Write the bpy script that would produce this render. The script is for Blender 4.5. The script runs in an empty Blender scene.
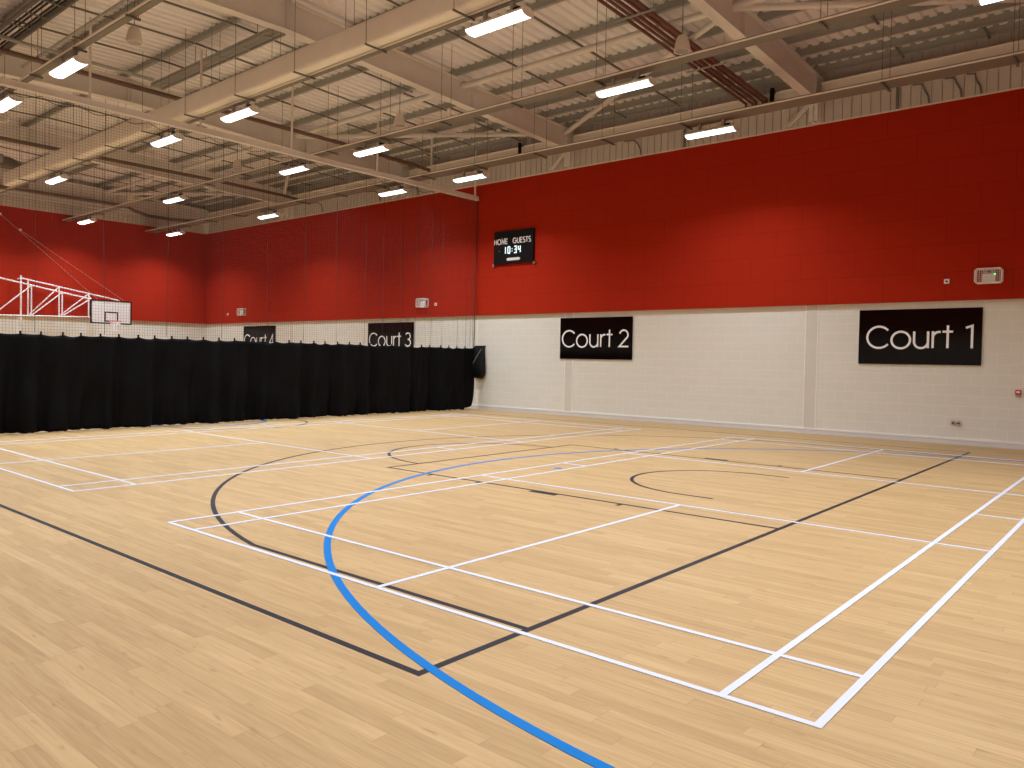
import bpy, bmesh, math, random
from mathutils import Vector, Matrix
random.seed(7)
S = bpy.context.scene
COL = S.collection
PI = math.pi

# ------------------------------------------------------------------ dimensions
# hall coordinates: x runs along the hall away from the camera, y towards the
# wall with the court signs, z up.  Blender X = -x (the hall runs to the left).
W = 15.80          # side wall with the signs
XE = 32.93         # far end wall
XN = -1.90         # near end wall
YL = -4.70         # other side wall
RID = 5.60         # roof ridge
RB, RT = 3.07, 7.31   # bottom and top of the red panelling
XC = 15.85         # curtain line
PD = .10           # depth of the red panelling


def raft_bot(y):
    return 7.80 + .034 * (10.2 - abs(y - RID))


def raft_top(y):
    return raft_bot(y) + .60


def deck_z(y):
    return raft_top(y) + .20


# ------------------------------------------------------------------ materials
def new_mat(name):
    m = bpy.data.materials.new(name)
    m.use_nodes = True
    nt = m.node_tree
    b = nt.nodes['Principled BSDF']
    return m, nt, b


def N(nt, kind, **kw):
    n = nt.nodes.new(kind)
    for k, v in kw.items():
        setattr(n, k, v)
    return n


def mix_rgb(nt, fac, a, b, blend='MIX'):
    n = nt.nodes.new('ShaderNodeMix')
    n.data_type = 'RGBA'
    n.blend_type = blend
    for sock, v in ((n.inputs[0], fac), (n.inputs[6], a), (n.inputs[7], b)):
        if hasattr(v, 'is_output'):
            nt.links.new(v, sock)
        elif isinstance(v, (int, float)):
            sock.default_value = v
        else:
            sock.default_value = (*v, 1) if len(v) == 3 else v
    return n.outputs[2]


def math_n(nt, op, a, b=None):
    n = nt.nodes.new('ShaderNodeMath')
    n.operation = op
    for sock, v in zip(n.inputs, (a, b)):
        if v is None:
            continue
        if hasattr(v, 'is_output'):
            nt.links.new(v, sock)
        else:
            sock.default_value = v
    return n.outputs[0]


def simple(name, col, rough=.5, metal=0., var=.06, scale=3., spec=.5, coat=0.):
    m, nt, b = new_mat(name)
    tc = N(nt, 'ShaderNodeTexCoord')
    no = N(nt, 'ShaderNodeTexNoise')
    no.inputs['Scale'].default_value = scale
    no.inputs['Detail'].default_value = 4
    nt.links.new(tc.outputs['Object'], no.inputs['Vector'])
    lo = tuple(c * (1 - var) for c in col)
    hi = tuple(min(1, c * (1 + var)) for c in col)
    nt.links.new(mix_rgb(nt, no.outputs['Fac'], lo, hi), b.inputs['Base Color'])
    b.inputs['Roughness'].default_value = rough
    b.inputs['Metallic'].default_value = metal
    b.inputs['Specular IOR Level'].default_value = spec
    b.inputs['Coat Weight'].default_value = coat
    return m


def emit(name, col, strength):
    m, nt, b = new_mat(name)
    b.inputs['Base Color'].default_value = (.8, .8, .8, 1)
    b.inputs['Emission Color'].default_value = (*col, 1)
    b.inputs['Emission Strength'].default_value = strength
    return m


def floor_mat():
    m, nt, b = new_mat('vinyl_wood_floor')
    tc = N(nt, 'ShaderNodeTexCoord')
    sep = N(nt, 'ShaderNodeSeparateXYZ')
    nt.links.new(tc.outputs['Object'], sep.inputs[0])
    x, y = sep.outputs[0], sep.outputs[1]
    row = math_n(nt, 'FLOOR', math_n(nt, 'DIVIDE', y, .10))
    wn = N(nt, 'ShaderNodeTexWhiteNoise', noise_dimensions='1D')
    nt.links.new(row, wn.inputs['W'])
    xs = math_n(nt, 'ADD', math_n(nt, 'DIVIDE', x, 1.02), math_n(nt, 'MULTIPLY', wn.outputs['Value'], 7.3))
    pid = math_n(nt, 'FLOOR', xs)
    cmb = N(nt, 'ShaderNodeCombineXYZ')
    nt.links.new(row, cmb.inputs[0])
    nt.links.new(pid, cmb.inputs[1])
    wn2 = N(nt, 'ShaderNodeTexWhiteNoise', noise_dimensions='2D')
    nt.links.new(cmb.outputs[0], wn2.inputs['Vector'])
    pv = wn2.outputs['Value']
    # grain: noise stretched along the board, shifted per board
    mp = N(nt, 'ShaderNodeCombineXYZ')
    nt.links.new(math_n(nt, 'ADD', math_n(nt, 'MULTIPLY', x, 1.6), math_n(nt, 'MULTIPLY', pv, 50)), mp.inputs[0])
    nt.links.new(math_n(nt, 'MULTIPLY', y, 26), mp.inputs[1])
    g = N(nt, 'ShaderNodeTexNoise')
    g.inputs['Scale'].default_value = 1.0
    g.inputs['Detail'].default_value = 6
    g.inputs['Distortion'].default_value = 1.2
    nt.links.new(mp.outputs[0], g.inputs['Vector'])
    ramp = N(nt, 'ShaderNodeValToRGB')
    ramp.color_ramp.elements[0].position = .25
    ramp.color_ramp.elements[0].color = FLOOR_DARK
    ramp.color_ramp.elements[1].position = .72
    ramp.color_ramp.elements[1].color = FLOOR_LIGHT
    nt.links.new(g.outputs['Fac'], ramp.inputs[0])
    per = mix_rgb(nt, pv, (.90, .87, .83), (1.06, 1.06, 1.06))
    c1 = mix_rgb(nt, 1., ramp.outputs[0], per, 'MULTIPLY')
    # brown knots and flecks
    kn = N(nt, 'ShaderNodeTexNoise')
    kn.inputs['Scale'].default_value = 1.0
    kn.inputs['Detail'].default_value = 2
    mk = N(nt, 'ShaderNodeCombineXYZ')
    nt.links.new(math_n(nt, 'ADD', math_n(nt, 'MULTIPLY', x, 5.0), math_n(nt, 'MULTIPLY', pv, 31)), mk.inputs[0])
    nt.links.new(math_n(nt, 'MULTIPLY', y, 22), mk.inputs[1])
    nt.links.new(mk.outputs[0], kn.inputs['Vector'])
    kr = N(nt, 'ShaderNodeMapRange')
    kr.inputs['From Min'].default_value = .65
    kr.inputs['From Max'].default_value = .78
    nt.links.new(kn.outputs['Fac'], kr.inputs['Value'])
    c2 = mix_rgb(nt, math_n(nt, 'MULTIPLY', kr.outputs[0], .75), c1, (.36, .21, .10))
    # board joints
    fy = math_n(nt, 'FRACT', math_n(nt, 'DIVIDE', y, .10))
    fx = math_n(nt, 'FRACT', xs)
    j = math_n(nt, 'MAXIMUM', math_n(nt, 'LESS_THAN', fy, .035), math_n(nt, 'LESS_THAN', fx, .004))
    c3 = mix_rgb(nt, math_n(nt, 'MULTIPLY', j, .40), c2, (.30, .18, .09))
    nt.links.new(c3, b.inputs['Base Color'])
    b.inputs['Roughness'].default_value = .50
    b.inputs['Specular IOR Level'].default_value = .28
    return m


def block_mat(name, col, joint, bw, bh, axis, mortar=.006, offset=.5, jf=.55, var=.05, bump=.15, rough=.75, speckle=0., shift=0., spec=.2):
    """coursed surface on a vertical wall; axis 0 = wall along x, 1 = along y"""
    m, nt, b = new_mat(name)
    tc = N(nt, 'ShaderNodeTexCoord')
    sep = N(nt, 'ShaderNodeSeparateXYZ')
    nt.links.new(tc.outputs['Object'], sep.inputs[0])
    cmb = N(nt, 'ShaderNodeCombineXYZ')
    nt.links.new(math_n(nt, 'ADD', sep.outputs[axis], shift), cmb.inputs[0])
    nt.links.new(math_n(nt, 'SUBTRACT', sep.outputs[2], RB), cmb.inputs[1])
    br = N(nt, 'ShaderNodeTexBrick')
    br.offset = offset
    br.inputs['Scale'].default_value = 1.
    br.inputs['Brick Width'].default_value = bw
    br.inputs['Row Height'].default_value = bh
    br.inputs['Mortar Size'].default_value = mortar
    br.inputs['Mortar Smooth'].default_value = .3
    br.inputs['Color1'].default_value = (*[c * (1 - var) for c in col], 1)
    br.inputs['Color2'].default_value = (*[min(1, c * (1 + var)) for c in col], 1)
    br.inputs['Mortar'].default_value = (*[a * (1 - jf) + c * jf for a, c in zip(col, joint)], 1)
    nt.links.new(cmb.outputs[0], br.inputs['Vector'])
    out = br.outputs['Color']
    no = N(nt, 'ShaderNodeTexNoise')
    no.inputs['Scale'].default_value = 60
    no.inputs['Detail'].default_value = 3
    nt.links.new(tc.outputs['Object'], no.inputs['Vector'])
    if speckle:
        out = mix_rgb(nt, 1., out, mix_rgb(nt, no.outputs['Fac'], (1 - speckle,) * 3, (1 + speckle,) * 3), 'MULTIPLY')
    nt.links.new(out, b.inputs['Base Color'])
    bp = N(nt, 'ShaderNodeBump')
    bp.inputs['Strength'].default_value = bump
    bp.inputs['Distance'].default_value = .004
    nt.links.new(no.outputs['Fac'], bp.inputs['Height'])
    nt.links.new(bp.outputs[0], b.inputs['Normal'])
    b.inputs['Roughness'].default_value = rough
    b.inputs['Specular IOR Level'].default_value = spec
    return m


FLOOR_DARK = (.470, .306, .131, 1)
FLOOR_LIGHT = (.590, .410, .198, 1)
CREAM = (.755, .74, .65)
M = {}
M['floor'] = floor_mat()
M['block_x'] = block_mat('painted_block_side', CREAM, (.90, .88, .82), .45, .225, 0, .008, .5, .5, .012)
M['block_y'] = block_mat('painted_block_end', CREAM, (.90, .88, .82), .45, .225, 1, .008, .5, .5, .012)
RED = (.40, .025, .0095)
M['red_x'] = block_mat('red_acoustic_side', RED, (.10, .004, .002), 1.2, .6057, 0, .011, .5, .25, .02, .5, .95, .25, -.46, .03)
M['red_y'] = block_mat('red_acoustic_end', RED, (.10, .004, .002), 1.2, .6057, 1, .011, .5, .25, .02, .5, .95, .25, 0., .03)
M['steel_cream'] = simple('cream_painted_steel', (.76, .735, .715), .55)
M['deck'] = simple('cream_roof_deck', (.88, .86, .895), .6)
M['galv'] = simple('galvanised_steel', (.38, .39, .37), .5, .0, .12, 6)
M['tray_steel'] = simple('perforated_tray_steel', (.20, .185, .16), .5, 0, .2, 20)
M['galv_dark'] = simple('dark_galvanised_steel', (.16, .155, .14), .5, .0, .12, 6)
M['cladding'] = simple('cream_wall_cladding', (.57, .53, .51), .6)
M['trim_white'] = simple('cream_white_trim', (.78, .73, .68), .5)
M['skirt'] = simple('grey_cream_skirting', (.72, .72, .71), .45)
M['white_paint'] = simple('white_line_paint', (.69, .735, .83), .5, 0, .02, 3, .3)
M['black_paint'] = simple('charcoal_line_paint', (.018, .017, .023), .5, 0, .05, 3, .25)
M['blue_paint'] = simple('blue_line_paint', (.002, .19, .57), .5, 0, .03, 3, .12)
M['white_metal'] = simple('white_powder_coat', (.85, .83, .80), .4)
M['white_plastic'] = simple('white_plastic', (.82, .80, .77), .35)
M['grey_plastic'] = simple('grey_plastic', (.35, .34, .33), .4)
M['black_plastic'] = simple('black_plastic', (.005, .005, .006), .4, 0, .06, 3, .2)
M['gloss_black'] = simple('gloss_black_sign', (.003, .002, .002), .10, 0, .05, 2, .18)
M['sign_white'] = simple('white_sign_lettering', (.95, .94, .93), .4, 0, .02)
M['cloth'] = simple('black_curtain_cloth', (.0015, .0013, .0016), .75, 0, .25, 8, .13)
M['bag'] = simple('black_bag_fabric', (.004, .004, .004), .6, 0, .2, 10, .2)
M['cord'] = simple('black_cord', (.02, .018, .016), .8)
M['pipe_red'] = simple('red_brown_pipe', (.17, .068, .05), .5)
M['pipe_brown'] = simple('brown_pipe', (.17, .105, .08), .5)
M['orange'] = simple('orange_rim', (.75, .10, .02), .4)
M['net_white'] = simple('white_basket_net', (.93, .93, .93), .8)
M['board_white'] = simple('white_backboard', (.86, .84, .82), .35)
M['duct'] = simple('cream_textile_duct', (.88, .85, .79), .8, 0, .05, 2.5, .2)
M['speaker'] = simple('cream_speaker_shell', (.82, .77, .70), .5)
M['red_plastic'] = simple('red_call_point', (.60, .02, .02), .35)
M['steel'] = simple('brushed_steel', (.55, .53, .50), .3, .9)
M['yellow'] = simple('yellow_label', (.70, .45, .05), .5)
M['lens'] = emit('lit_diffuser', (.95, .98, 1.0), 6.)
M['digit'] = emit('lit_digits', (.62, .9, 1.), 1.1)
M['green_led'] = emit('green_led', (.05, 1., .25), 4.)


# ------------------------------------------------------------------ mesh builder
class MB:
    """collects geometry in hall coordinates, relative to origin o"""

    def __init__(self, o=(0, 0, 0)):
        self.o = o
        self.v, self.f = [], []
        self.smooth = False

    def _add(self, vs, fs):
        n = len(self.v)
        self.v += [(a - self.o[0], b - self.o[1], c - self.o[2]) for a, b, c in vs]
        self.f += [tuple(i + n for i in f) for f in fs]
        return self

    def box(self, x0, x1, y0, y1, z0, z1):
        vs = [(x, y, z) for x in (x0, x1) for y in (y0, y1) for z in (z0, z1)]
        return self._add(vs, [(0, 1, 3, 2), (4, 6, 7, 5), (0, 4, 5, 1), (2, 3, 7, 6), (0, 2, 6, 4), (1, 5, 7, 3)])

    def prism(self, prof, fn0, fn1):
        """closed profile swept from fn0(p) to fn1(p)"""
        n = len(prof)
        vs = [fn0(p) for p in prof] + [fn1(p) for p in prof]
        fs = [tuple(range(n)), tuple(range(2 * n - 1, n - 1, -1))]
        fs += [(i, (i + 1) % n, n + (i + 1) % n, n + i) for i in range(n)]
        return self._add(vs, fs)

    def loft(self, rings, close=True, caps=True):
        n = len(rings[0])
        vs = [p for r in rings for p in r]
        fs = []
        m = n if close else n - 1
        for k in range(len(rings) - 1):
            for i in range(m):
                j = (i + 1) % n
                fs.append((k * n + i, k * n + j, (k + 1) * n + j, (k + 1) * n + i))
        if caps and close:
            fs.append(tuple(range(n)))
            fs.append(tuple((len(rings) - 1) * n + i for i in range(n)))
        return self._add(vs, fs)

    def tube(self, pts, r, n=8, closed=False):
        pts = [Vector(p) for p in pts]
        rings = []
        ref = None
        L = len(pts)
        for i, p in enumerate(pts):
            if closed:
                t = (pts[(i + 1) % L] - pts[i - 1]).normalized()
            else:
                t = (pts[min(i + 1, L - 1)] - pts[max(i - 1, 0)]).normalized()
            if ref is None:
                ref = Vector((0, 0, 1)) if abs(t.z) < .9 else Vector((1, 0, 0))
            u = (ref - t * ref.dot(t)).normalized()
            w = t.cross(u)
            ref = u
            rings.append([tuple(p + u * (r * math.cos(2 * PI * k / n)) + w * (r * math.sin(2 * PI * k / n))) for k in range(n)])
        if closed:
            rings.append(rings[0])
        return self.loft(rings, True, not closed)

    def bar(self, p, q, w, h):
        """rectangular bar, w sideways, h in the upright direction"""
        p, q = Vector(p), Vector(q)
        t = (q - p).normalized()
        ref = Vector((0, 0, 1)) if abs(t.z) < .95 else Vector((0, 1, 0))
        s = t.cross(ref).normalized()
        u = s.cross(t)
        prof = [(-w / 2, -h / 2), (w / 2, -h / 2), (w / 2, h / 2), (-w / 2, h / 2)]
        return self.prism(prof, lambda a: tuple(p + s * a[0] + u * a[1]), lambda a: tuple(q + s * a[0] + u * a[1]))

    def ribbon(self, pts, w, z0, z1, frame=None, closed=False):
        """flat stroke of width w along 2-D points, from height z0 to z1; frame maps (a,b,h) -> hall point"""
        fr = frame or (lambda a, b, h: (a, b, h))
        P = [Vector(p) for p in pts]
        L = len(P)
        lft, rgt = [], []
        for i in range(L):
            if closed:
                d0, d1 = P[i] - P[i - 1], P[(i + 1) % L] - P[i]
            else:
                d0 = P[i] - P[i - 1] if i else P[1] - P[0]
                d1 = P[i + 1] - P[i] if i < L - 1 else P[-1] - P[-2]
            n0 = Vector((-d0.y, d0.x)).normalized()
            n1 = Vector((-d1.y, d1.x)).normalized()
            m = (n0 + n1).normalized()
            k = 1 / max(.35, m.dot(n1))
            lft.append(P[i] + m * (w / 2 * k))
            rgt.append(P[i] - m * (w / 2 * k))
        rings = [[fr(a.x, a.y, z0), fr(b.x, b.y, z0), fr(b.x, b.y, z1), fr(a.x, a.y, z1)] for a, b in zip(lft, rgt)]
        if closed:
            rings.append(rings[0])
        return self.loft(rings, True, not closed)

    def mesh(self, name):
        me = bpy.data.meshes.new(name)
        me.from_pydata([(-a, b, c) for a, b, c in self.v], [], self.f)
        bm = bmesh.new()
        bm.from_mesh(me)
        bmesh.ops.recalc_face_normals(bm, faces=bm.faces)
        if self.smooth:
            for f in bm.faces:
                f.smooth = True
        bm.to_mesh(me)
        bm.free()
        return me

    def build(self, name, mat, parent=None, bevel=0., label=None):
        me = self.mesh(name)
        me.materials.append(mat)
        o = bpy.data.objects.new(name, me)
        COL.objects.link(o)
        if parent is not None:
            o.parent = parent
        else:
            o.location = (-self.o[0], self.o[1], self.o[2])
        if bevel:
            md = o.modifiers.new('edges', 'BEVEL')
            md.width = bevel
            md.segments = 2
            md.limit_method = 'ANGLE'
        if self.smooth:
            md = o.modifiers.new('split', 'EDGE_SPLIT')
            md.split_angle = math.radians(40)
        if label:
            o['label'] = label
        return o


def thing(name, label, cat, loc, group=None):
    o = bpy.data.objects.new(name, None)
    o.empty_display_size = .2
    COL.objects.link(o)
    o.location = (-loc[0], loc[1], loc[2])
    o['label'] = label
    o['category'] = cat
    if group:
        o['group'] = group
    return o


def tag(o, label, cat, group=None):
    o['label'] = label
    o['category'] = cat
    if group:
        o['group'] = group
    return o


def struct(o, label=None):
    o['kind'] = 'structure'
    if label:
        o['label'] = label
    return o


def dup(root, loc, label):
    r = root.copy()
    COL.objects.link(r)
    r.location = (-loc[0], loc[1], loc[2])
    r['label'] = label
    for ch in list(root.children):
        c = ch.copy()
        COL.objects.link(c)
        c.parent = r
        for g in list(ch.children):
            d = g.copy()
            COL.objects.link(d)
            d.parent = c
    return r


def circ(cx, cy, r, a0, a1, n):
    return [(cx + r * math.cos(math.radians(a0 + (a1 - a0) * i / n)), cy + r * math.sin(math.radians(a0 + (a1 - a0) * i / n))) for i in range(n + 1)]


# ================================================================== THE SETTING
struct(MB().box(XN - .3, XE + .3, YL - .3, W + .3, -.12, 0).build('floor', M['floor']), 'pale wood-effect sports floor')

def groove_panel(fr, a0, a1, z0, z1, pitch, g):
    """vertical boarding with shallow grooves"""
    mb = MB()
    prof = []
    a = a0
    while a < a1 - 1e-6:
        b = min(a + pitch, a1)
        prof += [(a, 0), (b - g, 0), (b - g + .004, .03), (b - .004, .03), (b, 0)]
        a = b
    prof += [(a1, .11), (a0, .11)]
    mb.prism(prof, lambda p: fr(p[0], p[1], z0), lambda p: fr(p[0], p[1], z1))
    return mb

TOPZ = 8.9
# side wall with the signs
struct(MB().box(XN, XE, W, W + .25, 0, TOPZ).build('wall_right', M['block_x']), 'cream painted block wall under the red panels')
struct(MB().box(XN, XE - PD, W - PD, W, RB, RT).build('wall_right_panel', M['red_x']), 'red acoustic panels on the long side wall')
struct(groove_panel(lambda a, d, z: (a, W - PD - .02 + d, z), XN, XE, RT + .03, 8.5, .2, .022).build('wall_right_cladding', M['cladding']), 'cream vertical boarding above the red panels')
struct(MB().box(XN, XE, W - PD - .035, W, RT, RT + .03).build('trim_1', M['trim_white']))
# far end wall
struct(MB().box(XE, XE + .25, YL, W, 0, TOPZ + .3).build('wall_back', M['block_y']), 'cream block end wall beyond the curtain')
struct(MB().box(XE - PD, XE, YL, W - PD, RB, RT).build('wall_back_panel', M['red_y']), 'red acoustic panels on the far end wall')
struct(groove_panel(lambda a, d, z: (XE - PD - .02 + d, a, z), YL, W - PD - .02, RT + .03, 9.0, .2, .022).build('wall_back_cladding', M['cladding']))
struct(MB().box(XE - PD - .035, XE, YL, W - PD - .035, RT, RT + .03).build('trim_2', M['trim_white']))
# the two walls behind the camera
struct(MB().box(XN, XE, YL - .25, YL, 0, TOPZ).build('wall_left', M['block_x']))
struct(MB().box(XN, XE - .07, YL, YL + .075, RB, RT).build('wall_left_panel', M['red_x']))
struct(MB().box(XN - .25, XN, YL - .25, W + .25, 0, TOPZ + .3).build('wall_front', M['block_y']))
struct(MB().box(XN, XN + .075, YL + .08, W - .08, RB, RT).build('wall_front_panel', M['red_y']))
# skirting with a pale top bead
struct(MB().box(XN, XE, W - .022, W, 0, .095).build('baseboard_right', M['skirt']))
struct(MB().box(XN, XE, W - .030, W, .095, .128).build('trim_3', M['white_metal']))
struct(MB().box(XE - .022, XE, YL, W - .03, 0, .11).build('baseboard_back', M['skirt']))
# movement joints in the blockwork
M['joint'] = simple('sealant_strip', (.68, .655, .565), .6)
M['joint_edge'] = simple('pale_joint_edge', (.90, .88, .82), .6)
k = 4
for xa, xb in ((12.09, 12.36), (5.14, 5.42), (19.05, 19.32), (26.0, 26.27)):
    mb = MB()
    mb.box(xa, xb, W - .006, W, .128, RB)
    jt = struct(mb.build('trim_%d' % k, M['joint']))
    for e in (xa, xb):
        MB().box(e - .012, e + .012, W - .011, W - .005, .128, RB).build('edge_bead', M['joint_edge'], jt)
    k += 1

# roof deck : corrugated sheet, ribs running up the slope
pitch = .25
prof = []
x = XN - .3
while x < XE + .3:
    prof += [(x, 0), (x + .125, 0), (x + .15, .055), (x + .225, .055)]
    x += pitch
rows = []
for yy in (YL - .2, RID, W + .2):
    rows.append([(p[0], yy, deck_z(yy) + p[1]) for p in prof])
mb = MB()
mb.loft(rows, False)
top = [[(p[0], yy, deck_z(yy) + p[1] + .12) for p in ((prof[0][0], .06), (prof[-1][0], .06))] for yy in (YL - .2, RID, W + .2)]
mb.loft(top, False)
struct(mb.build('ceiling', M['deck']), 'cream corrugated roof deck')

# rafters: I-section steel frames across the hall
FR = [-1.55, 5.26, 12.20, 19.14, 26.08, 32.70]
def rafter(xc):
    mb = MB()
    fw, ft, wt, D = .22, .02, .014, .60
    for za, zb, w in ((0, ft, fw), (D - ft, D, fw), (ft, D - ft, wt)):
        rings = []
        for y in (YL + .08, RID, W - .12):
            b = raft_bot(y)
            rings.append([(xc - w / 2, y, b + za), (xc + w / 2, y, b + za), (xc + w / 2, y, b + zb), (xc - w / 2, y, b + zb)])
        mb.loft(rings)
    for y in (RID - .02, RID + .02):   # apex splice plates with stiffeners
        b = raft_bot(y)
        mb.box(xc - fw / 2, xc + fw / 2, y - .012, y + .012, b + .0, b + D)
    for y in (11.2, 0., W - .5):       # web stiffeners
        b = raft_bot(y)
        mb.box(xc - fw / 2 + .01, xc + fw / 2 - .01, y - .006, y + .006, b + .02, b + D - .02)
    return mb
for xc in FR:
    struct(rafter(xc).build('roof_rafter', M['steel_cream']))
    mb = MB()
    for ya in (W - .36,):
        mb.box(xc - .10, xc + .10, ya, ya + .016, RT + .03, 7.80)
        mb.box(xc - .10, xc + .10, ya + .22, ya + .236, RT + .03, 7.80)
        mb.box(xc - .007, xc + .007, ya, ya + .23, RT + .03, 7.80)
    struct(mb.build('wall_column', M['steel_cream']))

# purlins: galvanised Z-sections on top of the rafters
PUR = [5.55, 7.42, 9.0, 10.58, 12.15, 13.5, 14.3, 14.95, 15.5, 3.75, 2.2, .6, -1., -2.5, -3.6, -4.3]
for y in PUR:
    z = deck_z(y)
    mb = MB()
    mb.box(XN, XE, y - .005, y + .005, z - .17, z)
    mb.box(XN, XE, y - .065, y + .004, z - .17, z - .163)
    mb.box(XN, XE, y - .004, y + .065, z - .012, z - .002)
    rings = []                      # profile filler in the ribs, added to give the dark shaded gaps over the purlin
    x = XN
    base = XN - .3
    for k in range(int((XE - XN) / pitch)):
        q = base + (k + 2) * pitch
        for dx, h in ((.128, .001), (.152, .051), (.223, .051), (.248, .001)):
            rings.append([(q + dx, y - .012, z - .004), (q + dx, y + .012, z - .004), (q + dx, y + .012, z + h), (q + dx, y - .012, z + h)])
    mb.loft(rings)
    struct(mb.build('roof_purlin', M['galv']))
# anti-sag bars between the purlins
BAYS = list(zip(FR[:-1], FR[1:]))
for a, b in BAYS:
    for t in (.25, .5, .75):
        x = a + (b - a) * t
        ys = sorted(PUR)
        mb = MB()
        for y0, y1 in zip(ys[:-1], ys[1:]):
            if y1 - y0 > 1.0 or random.random() < .55:
                s = .0 if t == .5 else random.choice((-.12, .12))
                mb.bar((x + s, y0 + .02, deck_z(y0) - .17), (x + s, y1 + .10, deck_z(y1) - .17), .045, .03)
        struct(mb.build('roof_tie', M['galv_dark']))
# round tie tubes and the zigzag roof bracing
for y in (10.85, .35):
    for a, b in BAYS:
        z = raft_top(y) - .12
        mb = MB()
        mb.smooth = True
        mb.tube([(a + .01, y, z), (b - .01, y, z)], .075, 14)
        struct(mb.build('roof_tube', M['steel_cream']))
for i, (a, b) in enumerate(BAYS):
    if i % 2 == 0:
        pr = (((a, 15.3), (b, 10.85)), ((a, -4.1), (b, .35)))
    else:
        pr = (((a, 10.85), (b, 15.3)), ((a, .35), (b, -4.1)))
    for p, q in pr:
        mb = MB()
        mb.smooth = True
        mb.tube([(p[0], p[1], raft_top(p[1]) - .16), (q[0], q[1], raft_top(q[1]) - .16)], .065, 12)
        struct(mb.build('roof_brace', M['steel_cream']))
# eaves beams along both side walls
for y in (W - .20, YL + .20):
    for a, b in BAYS:
        mb = MB()
        mb.box(a + .12, b - .12, y - .006, y + .006, 7.92, 8.24)
        mb.box(a + .12, b - .12, y - .08, y + .08, 7.92, 7.935)
        mb.box(a + .12, b - .12, y - .08, y + .08, 8.225, 8.24)
        struct(mb.build('eaves_beam', M['trim_white']))
# end-wall beam over the cladding
mb = MB()
mb.box(XE - .30, XE - .28, YL + .1, W - .3, 7.72, 8.0)
mb.box(XE - .36, XE - .22, YL + .1, W - .3, 7.70, 7.72)
struct(mb.build('gable_beam', M['steel_cream']))

# ================================================================== FLOOR MARKINGS
Z1, Z2, Z3 = .0010, .0030, .0050      # paint films: charcoal, blue, white on top
film = [0]
def line(root, name, pts, w, z, mat, o, closed=False):
    film[0] += 1
    z += .00011 * (film[0] % 16)      # each strip is laid a hair over the last
    return MB(o).ribbon(pts, w, 0.0003, z, None, closed).build(name, mat, root)

# --- basketball court
BX, BY, BW = 1.77, -.82, 15.0
CYB = BY + BW / 2
o = (BX, BY, 0)
bk = thing('basketball_court_marking', 'charcoal basketball court lines painted on the wood-effect floor', 'court marking', o)
K = M['black_paint']
line(bk, 'baseline', [(BX - .025, BY - .05), (BX - .025, BY + BW + .05)], .05, Z1, K, o)
line(bk, 'sideline', [(BX - .05, BY - .025), (XC - .05, BY - .025)], .05, Z1, K, o)
line(bk, 'sideline', [(BX - .05, BY + BW + .025), (XC - .05, BY + BW + .025)], .05, Z1, K, o)
hx, R3 = BX + 1.575, 6.725
dy = BW / 2 - .925
ang = math.degrees(math.asin(dy / R3))
p3 = [(BX, CYB - dy)] + circ(hx, CYB, R3, -ang, ang, 72) + [(BX, CYB + dy)]
line(bk, 'three_point_line', p3, .05, Z1, K, o)
line(bk, 'free_throw_lane', [(BX, CYB - 2.425), (BX + 5.775, CYB - 2.425), (BX + 5.775, CYB + 2.425), (BX, CYB + 2.425)], .05, Z1, K, o)
line(bk, 'free_throw_semicircle', circ(BX + 5.775, CYB, 1.775, -90, 90, 40), .05, Z1, K, o)
line(bk, 'no_charge_arc', [(BX + 1.2, CYB - 1.275)] + circ(hx, CYB, 1.275, -90, 90, 36) + [(BX + 1.2, CYB + 1.275)], .05, Z1, K, o)
for s in (-1, 1):
    e = CYB + s * 2.425
    for d, wd in ((1.775, .05), (2.85, .40), (3.925, .05), (4.825, .05)):
        line(bk, 'lane_mark', [(BX + d - wd / 2, e + s * .075), (BX + d + wd / 2, e + s * .075)], .10, Z1, K, o)
line(bk, 'centre_circle', circ(BX + 14, CYB, 1.775, 0, 360, 64)[:-1], .05, Z1, K, o, True)
line(bk, 'halfway_line', [(BX + 14, BY), (BX + 14, BY + BW)], .05, Z1, K, o)

# --- blue five-a-side markings
o = (-.10, 6.18, 0)
fv = thing('five_a_side_marking', 'blue curved goal area line and spots painted on the floor', 'court marking', o)
B = M['blue_paint']
line(fv, 'goal_area_arc', circ(-.20, 6.18, 7.20, -88, 88, 100), .062, Z2, B, o)
line(fv, 'penalty_spot', circ(5.78, 6.15, .03, 0, 360, 12)[:-1], .06, Z2, B, o, True)
line(fv, 'post_mark', [(-.27, 4.70), (-.27, 4.82)], .08, Z2, B, o)
line(fv, 'centre_circle', circ(16.6, 6.3, 1.55, 0, 360, 48)[:-1], .07, Z2, B, o, True)

# --- badminton courts
def badminton(x0, y0, label):
    o = (x0, y0, 0)
    t = thing('badminton_court_marking', label, 'court marking', o, 'badminton courts')
    Wt = M['white_paint']
    h, L, Wd, lw = .02, 13.4, 6.1, .042
    def ln(name, a, b):
        line(t, name, [(x0 + a[0], y0 + a[1]), (x0 + b[0], y0 + b[1])], lw, Z3, Wt, o)
    ln('back_line', (0, h), (Wd, h)); ln('back_line', (0, L - h), (Wd, L - h))
    ln('long_service_line', (0, .78), (Wd, .78)); ln('long_service_line', (0, L - .78), (Wd, L - .78))
    ln('short_service_line', (0, 4.70), (Wd, 4.70)); ln('short_service_line', (0, 8.70), (Wd, 8.70))
    for a in (h, .48, Wd - .48, Wd - h):
        ln('sideline', (a, 0), (a, L))
    ln('centre_line', (Wd / 2, 0), (Wd / 2, 4.70)); ln('centre_line', (Wd / 2, 8.70), (Wd / 2, L))
    ln('net_mark', (0, 6.7), (.48, 6.7)); ln('net_mark', (Wd - .48, 6.7), (Wd, 6.7))
badminton(0, 0, 'white badminton court lines in front, the court lying under the Court 1 sign')
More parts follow.
